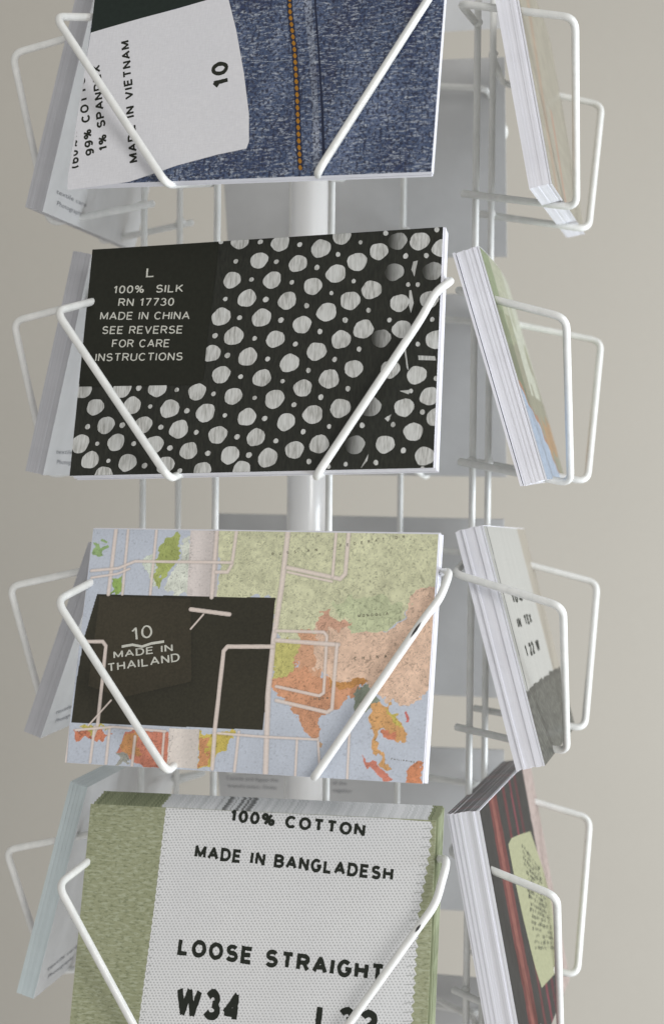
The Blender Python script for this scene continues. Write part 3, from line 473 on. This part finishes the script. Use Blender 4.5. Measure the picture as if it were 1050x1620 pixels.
def seg_dist(X, Z, pl):
    D = np.full(X.shape, 1e9)
    for (x1, z1), (x2, z2_) in zip(pl[:-1], pl[1:]):
        dx, dz = x2-x1, z2_-z1; t = np.clip(((X-x1)*dx+(Z-z1)*dz)/(dx*dx+dz*dz+1e-9), 0, 1)
        D = np.minimum(D, np.hypot(X-x1-t*dx, Z-z1-t*dz))
    return D
def painted(name, W, H, nx, nz, fn, mat, parent=None, off=.06, bow=0.0):
    xs = np.linspace(-W/2, W/2, nx); zs = np.linspace(0, H, nz); X, Z = np.meshgrid(xs, zs)
    col = fn(X, Z); Y = -off-bow*(1-(2*X/W)**2)*(Z/H)
    V = np.stack([X, Y, Z], -1).reshape(-1, 3)*MM
    i = np.arange(nx-1)[None]+np.arange(nz-1)[:, None]*nx; F = np.stack([i, i+1, i+nx+1, i+nx], -1).reshape(-1, 4)
    me = bpy.data.meshes.new(name); me.vertices.add(len(V)); me.vertices.foreach_set('co', V.ravel())
    me.loops.add(F.size); me.loops.foreach_set('vertex_index', F.ravel().astype(np.int32)); me.polygons.add(len(F))
    me.polygons.foreach_set('loop_start', np.arange(len(F), dtype=np.int32)*4); me.polygons.foreach_set('loop_total', np.full(len(F), 4, np.int32)); me.update(calc_edges=True)
    at = me.color_attributes.new('print', 'FLOAT_COLOR', 'POINT'); c4 = np.ones((len(V), 4)); c4[:, :3] = col.reshape(-1, 3); at.data.foreach_set('color', c4.ravel())
    return link(name, me, mat, parent)
def m_painted(name, rough=.4, coat=.3, cr=.12, bump=0, spec=.35):
    n = N(name); a = n.new('ShaderNodeVertexColor'); a.layer_name = 'print'; g = n.noise((900, 900, 900), 2)
    n.col(n.mix(.18, a.outputs[0], n.mix(1.0, a.outputs[0], n.ramp(g, [(.3, (.6, .6, .6)), (.7, (1.3, 1.3, 1.3))]), 'MULTIPLY')))
    if bump: n.bump(n.noise((22, 22, 9), 3), bump, .004)
    return n.set(rough, coat, cr, spec=spec)
MP = DES['map']
def paint_map(X, Z):
    wx = X+(vnoise(X, Z, 3.2, 1)-.5)*3.4+(vnoise(X, Z, 1.1, 2)-.5)*1.5; wz = Z+(vnoise(X, Z, 3.2, 3)-.5)*3.4+(vnoise(X, Z, 1.1, 4)-.5)*1.5
    c = np.zeros(X.shape+(3,)); c[:] = L3((176, 184, 198))
    c *= (1+(vnoise(X, Z, 9, 5)-.5)*.10)[..., None]
    land = np.zeros(X.shape, bool)
    for i, (rgb, pl) in enumerate(MP['poly']):
        pole = rgb[0] in (200, 208) and rgb[1] in (190, 198)
        m = inside(X, Z, pl) if pole else inside(wx, wz, pl)
        cc = L3(rgb)
        if pole:
            xs = [q[0] for q in pl]; u = (X-min(xs))/(max(xs)-min(xs)); c[m] = (cc[None]*(1.0+.10*np.sin(u[m]*7)-.25*u[m]**6)[:, None])
        else:
            c[m] = cc; land |= m
    # relief, rivers, borders, roads
    v = vnoise(wx, wz, 6, 11)+.5*vnoise(wx, wz, 2.4, 12)
    for lv in (.38, .5, .62, .74, .86, .98, 1.1):
        k = np.clip(1-np.abs(v-lv)/.011, 0, 1)*land; c *= (1-.5*k)[..., None]
    k = vnoise(X, Z, .8, 13)*vnoise(X, Z, .45, 14); k = np.clip((k-.50)/.12, 0, 1); c *= (1-(.34*k*land+.16*k*(~land)))[..., None]
    c *= (1+(vnoise(X, Z, 1.6, 15)-.5)*.24*land+(vnoise(wx, wz, 7, 16)-.5)*.22*land)[..., None]
    for lv in (.7, 1.0):
        k = np.clip(1-np.abs(v-lv-.03)/.02, 0, 1)*(~land); c *= (1-.08*k)[..., None]
    # dark label card on the map
    b = inside(X, Z, MP['black']); c[b] = L3((50, 47, 33))*.8; c[b] *= (.82+.35*vnoise(X, Z, 30, 21)+.35*vnoise(X, Z, .7, 22))[b][:, None]
    bb = inside(X, Z, MP['brown']); c[bb] *= np.array((1.30, 1.22, 1.22))
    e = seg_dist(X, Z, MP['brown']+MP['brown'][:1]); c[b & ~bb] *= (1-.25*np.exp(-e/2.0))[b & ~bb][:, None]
    for wpx, pl in MP['line']:
        w_ = wpx/3.83/2; D = seg_dist(X, Z, pl); k = np.clip((w_-D)/.16+.5, 0, 1)*.92; sh = np.clip(1-D/w_, 0, 1)
        lc = L3((212, 196, 186))[None, None]*(.80+.28*sh)[..., None]
        ed = np.exp(-((D-w_-.15)/.22)**2)*.18; c *= (1-ed)[..., None]
        c = c*(1-k[..., None])+lc*k[..., None]
    # white seam across the right map edge
    return c
mapc = card('postcard', '02', PAPER, 'world map postcard with black MADE IN THAILAND label', 'postcard', 'picture postcards in the front pockets', th=.7)
W2, H2 = CARDS['02'][6], CARDS['02'][7]
MAPM = m_painted('glossy_map_print', .5, .06, .15)
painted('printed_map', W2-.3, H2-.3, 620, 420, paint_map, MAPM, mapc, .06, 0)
for sp in DES['map_text']: text(mapc, sp, WHITE_INK, .10, wob=.03)
fill('printed_text', [DES['map_under']], WHITE_INK, mapc, .10)
for sp in DES['map_names']: text(mapc, sp, m_flat('map_lettering', (.16, .15, .11)), .09)
stack('02', 5, .85, .9, 'plain card behind the world map postcard counting backwards, only its edge showing', 'cards stacked behind the world map postcard', shift=(.7, .2))

# ================================================================ FRONT, tier 4 : green cotton with white label
def m_green(edge=False):
    n = N('green_twill_edge_print' if edge else 'green_twill_print')
    wv = n.noise((240, 240, 1000), 2, .6, (0, R(3), 0)); w2 = n.noise((420, 420, 1000), 3, .65, (0, R(3), 0)); big = n.noise((30, 30, 12), 3)
    base = n.ramp(big, [(.3, (.28, .30, .175)), (.7, (.36, .375, .24))])
    c = n.mix(n.ramp(wv, [(.48, (0,)*3), (.62, (.6,)*3)]), base, (.47, .50, .36))
    c = n.mix(n.ramp(w2, [(.50, (0,)*3), (.64, (.55,)*3)]), c, (.12, .14, .065))
    n.col(c); n.bump(wv, .25, .0003); return n.set(.5, .1, .2)
GREEN = m_green()
def m_cotton(name='woven_cotton_label_print', k=1.0):
    n = N(name)
    mp = n.mapping((1, 1, 1), (0, R(3.5), 0)); sx = n.new('ShaderNodeSeparateXYZ'); n.l(mp, sx.inputs[0])
    def M_(op, a, b=None):
        m = n.new('ShaderNodeMath', operation=op)
        for i, v in enumerate((a, b)):
            if v is None: continue
            if isinstance(v, bpy.types.NodeSocket): n.l(v, m.inputs[i])
            else: m.inputs[i].default_value = v
        return m.outputs[0]
    jit = n.noise((420, 420, 420), 2); jit2 = n.noise((300, 300, 500), 2, .5, (0, R(40), 0))
    row = M_('ADD', M_('MULTIPLY', sx.outputs['Z'], 900.0), M_('MULTIPLY', jit2, .5)); rowi = M_('FLOOR', row)
    colx = M_('ADD', M_('ADD', M_('MULTIPLY', sx.outputs['X'], 640.0), M_('MULTIPLY', rowi, .36)), M_('MULTIPLY', jit, .6))
    fx = M_('SUBTRACT', M_('FRACT', colx), .5); fz = M_('SUBTRACT', M_('FRACT', row), .5)
    h = M_('SQRT', M_('ADD', M_('MULTIPLY', fx, fx), M_('MULTIPLY', M_('MULTIPLY', fz, fz), .8)))
    c = n.ramp(h, [(.08, (.38*k, .385*k, .39*k)), (.30, (.69*k, .695*k, .70*k)), (.6, (.79*k, .795*k, .80*k))])
    g = n.noise((25, 25, 25), 3); n.col(n.mix(n.ramp(g, [(.4, (0,)*3), (.7, (.22,)*3)]), c, (.54*k, .55*k, .58*k)))
    n.bump(h, .3, .0003); return n.set(.55, .05, .2, spec=.3)
COTTON = m_cotton()
cot = card('postcard', '03', GREEN, 'green fabric postcard with large white 100% COTTON label, lowest front pocket', 'postcard', 'picture postcards in the front pockets', th=.8, edge=GREEN)
H3 = CARDS['03'][7]
lb = [(max(-77.9, min(78, x)), max(.1, min(H3-.1, z))) for x, z in DES['cot_label'] if z > -6]
def clip_low(pl):
    out = []
    for i in range(len(pl)):
        a, b = pl[i-1], pl[i]
        if (a[1] >= .1) != (b[1] >= .1):
            t = (.1-a[1])/(b[1]-a[1]); out.append((a[0]+t*(b[0]-a[0]), .1))
        if b[1] >= .1: out.append(tuple(b))
    return out
lb = [(x, min(H3-.1, z)) for x, z in clip_low(DES['cot_label'])]
fill('printed_label', [lb], COTTON, cot, .06)
# loose thread stitches along the label's side edges
thr = []
xs_left = sorted([q for q in lb if q[0] < 0 and q[1] < H3-2], key=lambda q: q[1])
TH = m_flat('label_edge_thread_print', (.22, .25, .14))
for q in xs_left[::2]: thr.append([(q[0]+.9, q[1]+.15), (q[0]+2.4, q[1]+.35), (q[0]+2.4, q[1]+.65), (q[0]+.9, q[1]+.55)])
xr = sorted([q for q in lb if q[0] > 30 and q[1] < H3-2], key=lambda q: q[1])
for q in xr[::2]: thr.append([(q[0]-4.5, q[1]-.9), (q[0]-.6, q[1]-.35), (q[0]-.5, q[1]+.0), (q[0]-4.4, q[1]-.6)])
SSM = m_flat('grey_stitch_print', (.42, .43, .42))  # flat grey of the printed stitches
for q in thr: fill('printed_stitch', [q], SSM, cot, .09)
INKC = m_flat('woven_black_lettering', (.020, .024, .018))
for sp in DES['cot_text']: text(cot, sp, INKC, .12, wob=.05)
# cards behind carry the same print; their top edges show it
def m_edge_stack():
    n = N('printed_card_edges'); sx = n.new('ShaderNodeSeparateXYZ'); n.l(n.tc.outputs['Object'], sx.inputs[0])
    st = n.noise((900, 60, 60), 3, .7)
    r = n.ramp(sx.outputs['X'], [(0, (.2, .23, .11)), (.5, (.5, .5, .5))])
    m = n.new('ShaderNodeMath', operation='GREATER_THAN'); n.l(sx.outputs['X'], m.inputs[0]); m.inputs[1].default_value = -.046
    m2 = n.new('ShaderNodeMath', operation='LESS_THAN'); n.l(sx.outputs['X'], m2.inputs[0]); m2.inputs[1].default_value = .0735
    m3 = n.new('ShaderNodeMath', operation='MULTIPLY'); n.l(m.outputs[0], m3.inputs[0]); n.l(m2.outputs[0], m3.inputs[1])
    c = n.mix(m3.outputs[0], n.ramp(st, [(.35, (.14, .16, .09)), (.6, (.30, .33, .21))]), n.ramp(st, [(.35, (.52, .54, .55)), (.6, (.72, .73, .75))]))
    st2 = n.noise((420, 1, 1), 1, .5); mk = n.new('ShaderNodeMapRange'); n.l(sx.outputs['X'], mk.inputs[0])
    for q, vv in ((1, -.0215), (2, -.0205), (3, 0), (4, 1)): mk.inputs[q].default_value = vv
    mk2 = n.new('ShaderNodeMapRange'); n.l(sx.outputs['X'], mk2.inputs[0])
    for q, vv in ((1, -.0045), (2, -.0055), (3, 0), (4, 1)): mk2.inputs[q].default_value = vv
    f = n.mix(1.0, mk.outputs[0], mk2.outputs[0], 'MULTIPLY'); f = n.mix(1.0, f, n.ramp(st2, [(.46, (0,)*3), (.56, (.72,)*3)]), 'MULTIPLY')
    n.col(n.mix(f, c, (.03, .033, .03))); return n.set(.55)
ES = m_edge_stack()
stack('03', 15, .95, .8, 'card behind the 100% COTTON postcard counting backwards, its printed edge showing', 'cards stacked behind the cotton label postcard', face=ES, edge=ES, shift=(1.1, .5), dxs=.25, dzs=.25, step=.44)

# ================================================================ RIGHT pockets
GLOSS = dict(rough=.35, coat=1.0, cr=.06)
# tier 1: beige booklet
def paint_beige(X, Z):
    c = np.zeros(X.shape+(3,)); c[:] = L3((168, 160, 138)); q = vnoise(X*.25, Z, 3.5, 31)
    band = np.exp(-((X+58-(Z*.20))/7)**2); c = c*(1-.55*band[..., None])+L3((188, 140, 100))*(.55*band)[..., None]
    band = np.exp(-((X+20-(Z*.10))/5)**2)*(Z < 45); c = c*(1-.6*band[..., None])+L3((196, 120, 80))*(.6*band)[..., None]
    c *= (.88+.2*q)[..., None]; return c
def right_card(key, label, fn, tone=.56, name='postcard', bow=1.2, bump=.0, nx=160, nz=220, th=.8, rough=.42, coat=.22, cr=.08, spec=.35, cat='postcard', group='picture postcards in the right hand pockets'):
    o = card(name, key, PAPER, label, cat, group, th=th, bow=bow); W, H = CARDS[key][6], CARDS[key][7]
    painted('printed_picture', W-.3, H-.3, nx, nz, lambda X, Z: fn(X, Z)*tone, m_painted(name+'_gloss_'+key, rough, coat, cr, bump, spec), o, .06, bow); return o
right_card('10', 'beige and tan postcard seen edge on, topmost right hand pocket', paint_beige, bump=.25)
stack('10', 9, .95, .98, 'plain card behind the beige edge-on postcard counting inwards, topmost right pocket', 'cards stacked behind the beige postcard', dxs=.15, dzs=.3)
# tier 2: map seen edge on
def paint_map2(X, Z):
    c = np.zeros(X.shape+(3,)); n1 = (vnoise(X*.35, Z, 6, 41)-.5)*14
    c[:] = L3((176, 180, 146)); zz = Z+n1
    c[zz < 62] = L3((140, 138, 105)); c[(zz < 74) & (zz >= 62)] = L3((150, 155, 112)); c[X < -50] *= np.array((.5, .62, .42))
    sea = (zz + (X+78)*.35 < 44); c[sea] = L3((150, 175, 205))
    k = np.abs(zz+(X+78)*.35-44) < 2.4; c[k] = L3((170, 105, 50))
    k = (X > 5) & (Z+n1*.8 < 30) & (Z+n1*.8 > 12); c[k] = L3((176, 125, 45))
    lo = vnoise(X, Z, 20, 42); c[(X > -20) & (Z > 40) & (lo > .4)] = L3((196, 200, 176))
    c *= (.82+.34*vnoise(X*.4, Z, 1.3, 43))[..., None]; return c
right_card('11', 'green and blue map postcard seen edge on in second right hand pocket', paint_map2, bump=.3, bow=1.6)
stack('11', 10, .95, .93, 'white card behind the edge-on map postcard counting inwards', 'cards stacked behind the edge-on map postcard', dxs=.12, dzs=.3)
card('postcard', '11', PAPER, 'hindmost white card standing proud behind the edge-on map postcard', 'postcard', None, th=1.1, back=10.6, dx=-1.0, dz=.4)
# tier 3: grey label card over knitted cuff
def paint_grey(X, Z):
    c = np.zeros(X.shape+(3,)); c[:] = L3((192, 190, 182)); c *= (.93+.12*vnoise(X*3, Z*.2, 3, 51))[..., None]
    c[X < -66] = L3((176, 175, 168)); c[X > 42] = L3((176, 166, 148))
    edge = 32+2.0*vnoise(X, Z, 6, 53)
    k = Z < edge; kn = .35+.9*np.abs(np.sin(X*.55+Z*.75+5*vnoise(X, Z, 9, 52)))*vnoise(X, Z, 1.4, 54)*1.4
    c[k] = (np.array(L3((98, 98, 88)))[None]*kn[k][:, None])
    k = (Z < edge) & (Z > edge-2.5); c[k] *= .7
    c[(np.abs(X+67-.02*Z) < .9) & (Z > 30)] = .02
    return c
g12 = right_card('12', 'pale grey clothing label postcard with dark knitted cuff, third right hand pocket', paint_grey, bow=0, bump=.12, coat=.08, spec=.2)
for s_, z_, x0, x1, cp in (('10%', 71, -42, -6, 5.2), ('IN  TEX', 59.5, -46, 8, 5), ('1 22 W', 45.5, -42, 12, 6.2)): text(g12, [s_, [x0, z_], [x1, z_], cp, .14], INK, .14)
stack('12', 12, .95, .98, 'white card behind the knitted cuff postcard counting inwards', 'cards stacked behind the knitted cuff postcard', dxs=.35, dzs=.5)
# tier 4: black and red striped book with green label
def paint_book(X, Z):
    c = np.zeros(X.shape+(3,)); c[:] = L3((46, 44, 42)); v = X+78+(vnoise(X, Z, 30, 61)-.5)*3
    def st_(a, b, rgb): 
        k = (v > a) & (v < b); c[k] = L3(rgb)
    st_(24, 46, (92, 42, 38)); st_(30, 38, (116, 62, 52)); st_(62, 68, (84, 36, 38)); st_(82, 87, (100, 36, 46)); st_(98, 104, (76, 34, 38)); st_(128, 200, (150, 132, 124))  # the last, pinkish tan strip paints in the wall's glossy reflection
    c *= (.72+.5*vnoise(X*3, Z*.6, 1.2, 62))[..., None]; return c
b13 = right_card('13', 'black and red striped postcard with yellow green label, fourth right hand pocket', paint_book, tone=.9, th=1.4, bow=0, bump=.1, coat=.0, rough=.5, spec=.12)
GL = DES['book_label']
GRL = m_flat('yellow_green_label_print', (.27, .27, .165), .6, .0); fill('printed_label', [GL], GRL, b13, .12)
sp = []
for r0 in range(17):
    for c0 in range(16):
        f, g = c0/15, r0/16; (xa, za), (xb, zb) = DES['book_text'][0], DES['book_text'][1]; (xc, zc), (xd, zd) = DES['book_text'][3], DES['book_text'][2]
        x = (xa*(1-f)+xb*f)*(1-g)+(xc*(1-f)+xd*f)*g+random.uniform(-.5, .5); z = (za*(1-f)+zb*f)*(1-g)+(zc*(1-f)+zd*f)*g+random.uniform(-.4, .4)
        if random.random() < .72: q = random.uniform(.7, 1.5); sp.append([(x-q, z-.3), (x-.2, z-q*.8), (x+q*1.3, z+.2), (x+.3, z+q*.9)])
fill('printed_specks', sp, INK, b13, .17, kind='stuff')
TOPD = m_paper('dark_page_tops', (.07, .066, .066), (.16, .145, .15), .5, 0, .5)
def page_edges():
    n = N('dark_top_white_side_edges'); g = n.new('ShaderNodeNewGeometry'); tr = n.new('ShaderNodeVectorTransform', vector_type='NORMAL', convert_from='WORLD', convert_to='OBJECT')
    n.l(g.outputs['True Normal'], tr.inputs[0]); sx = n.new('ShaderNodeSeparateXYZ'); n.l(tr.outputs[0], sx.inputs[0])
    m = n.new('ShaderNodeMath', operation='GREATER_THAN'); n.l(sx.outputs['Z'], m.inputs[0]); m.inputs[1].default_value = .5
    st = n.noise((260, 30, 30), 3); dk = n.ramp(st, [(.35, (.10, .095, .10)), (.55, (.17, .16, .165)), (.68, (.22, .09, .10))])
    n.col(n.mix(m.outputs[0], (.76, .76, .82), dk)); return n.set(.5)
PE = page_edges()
stack('13', 13, 1.5, 1.0, 'dark topped card behind the red striped postcard counting inwards', 'cards stacked behind the striped postcard', edge=PE, dxs=.3, dzs=.3)
card('postcard', '14', m_flat('charcoal_card', (.06, .06, .06)), 'dark card just showing in the lowest right hand pocket', 'postcard', None, th=2, edge=m_flat('charcoal_card_edge', (.10, .10, .10)))
stack('14', 7, 2.1, .98, 'dark topped card in the lowest right pocket counting inwards', 'cards stacked in the lowest right hand pocket', edge=PE)

# ================================================================ LEFT pockets (backs towards the camera)
LEFT = ['topmost', 'second', 'third', 'fourth']
LEFT_EDGE = m_paper('shaded_card_stock', (.45, .45, .475), (.50, .50, .525), .6, 0, .08)  # white card stock with the left side's shade put into its grey
BLUEISH = m_paper('pale_blue_clear_sleeve', (.56, .64, .66), (.62, .70, .72), .3, .8, .06)
for r in range(4):
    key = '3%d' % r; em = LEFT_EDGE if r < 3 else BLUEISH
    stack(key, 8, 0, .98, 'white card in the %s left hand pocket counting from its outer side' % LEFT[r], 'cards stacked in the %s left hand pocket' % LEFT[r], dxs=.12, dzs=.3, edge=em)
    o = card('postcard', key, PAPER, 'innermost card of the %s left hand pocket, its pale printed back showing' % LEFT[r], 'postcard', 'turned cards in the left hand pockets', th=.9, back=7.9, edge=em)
    W = CARDS[key][6]
    for s_, z_, x0, x1 in (('textile care', 10.5, W/2-10, W/2-50), ('Photography', 5.5, W/2-14, W/2-48)): text(o, [s_, [x0, z_], [x1, z_], 2.0, .0], GREY_INK, .1, back=.9)

# ================================================================ BACK pockets (inner faces towards the camera)
BACK = {-1: 'above the top', 0: 'topmost', 1: 'second', 2: 'third', 3: 'fourth', 4: 'lowest'}
for r in range(-1, 5):
    key = '2%d' % r
    o = card('postcard', key, GREY_CARD, 'plain grey card back seen through the rack, %s rear pocket' % BACK[r], 'postcard', 'cards in the rear pockets', th=.9, back=4.0, back_mat=GREY_CARD, edge=GREY_CARD)
    if r == 3:
        for s_, z_, a, b in (('textiles in Pakistan, Ca', 81.5, 76, 44), ('Canada and Egypt the', 77, 76, 46), ("brand's event. Globa", 72.3, 75, 47), ('ex. Russia', 81, 17, 2), ('of the', 77, 15, 7), ('together', 72.3, 15, 4)):
            text(o, [s_, [a, z_], [b, z_], 2.1, .0], GREY_INK, .12, back=.9)
bpy.context.view_layer.update()
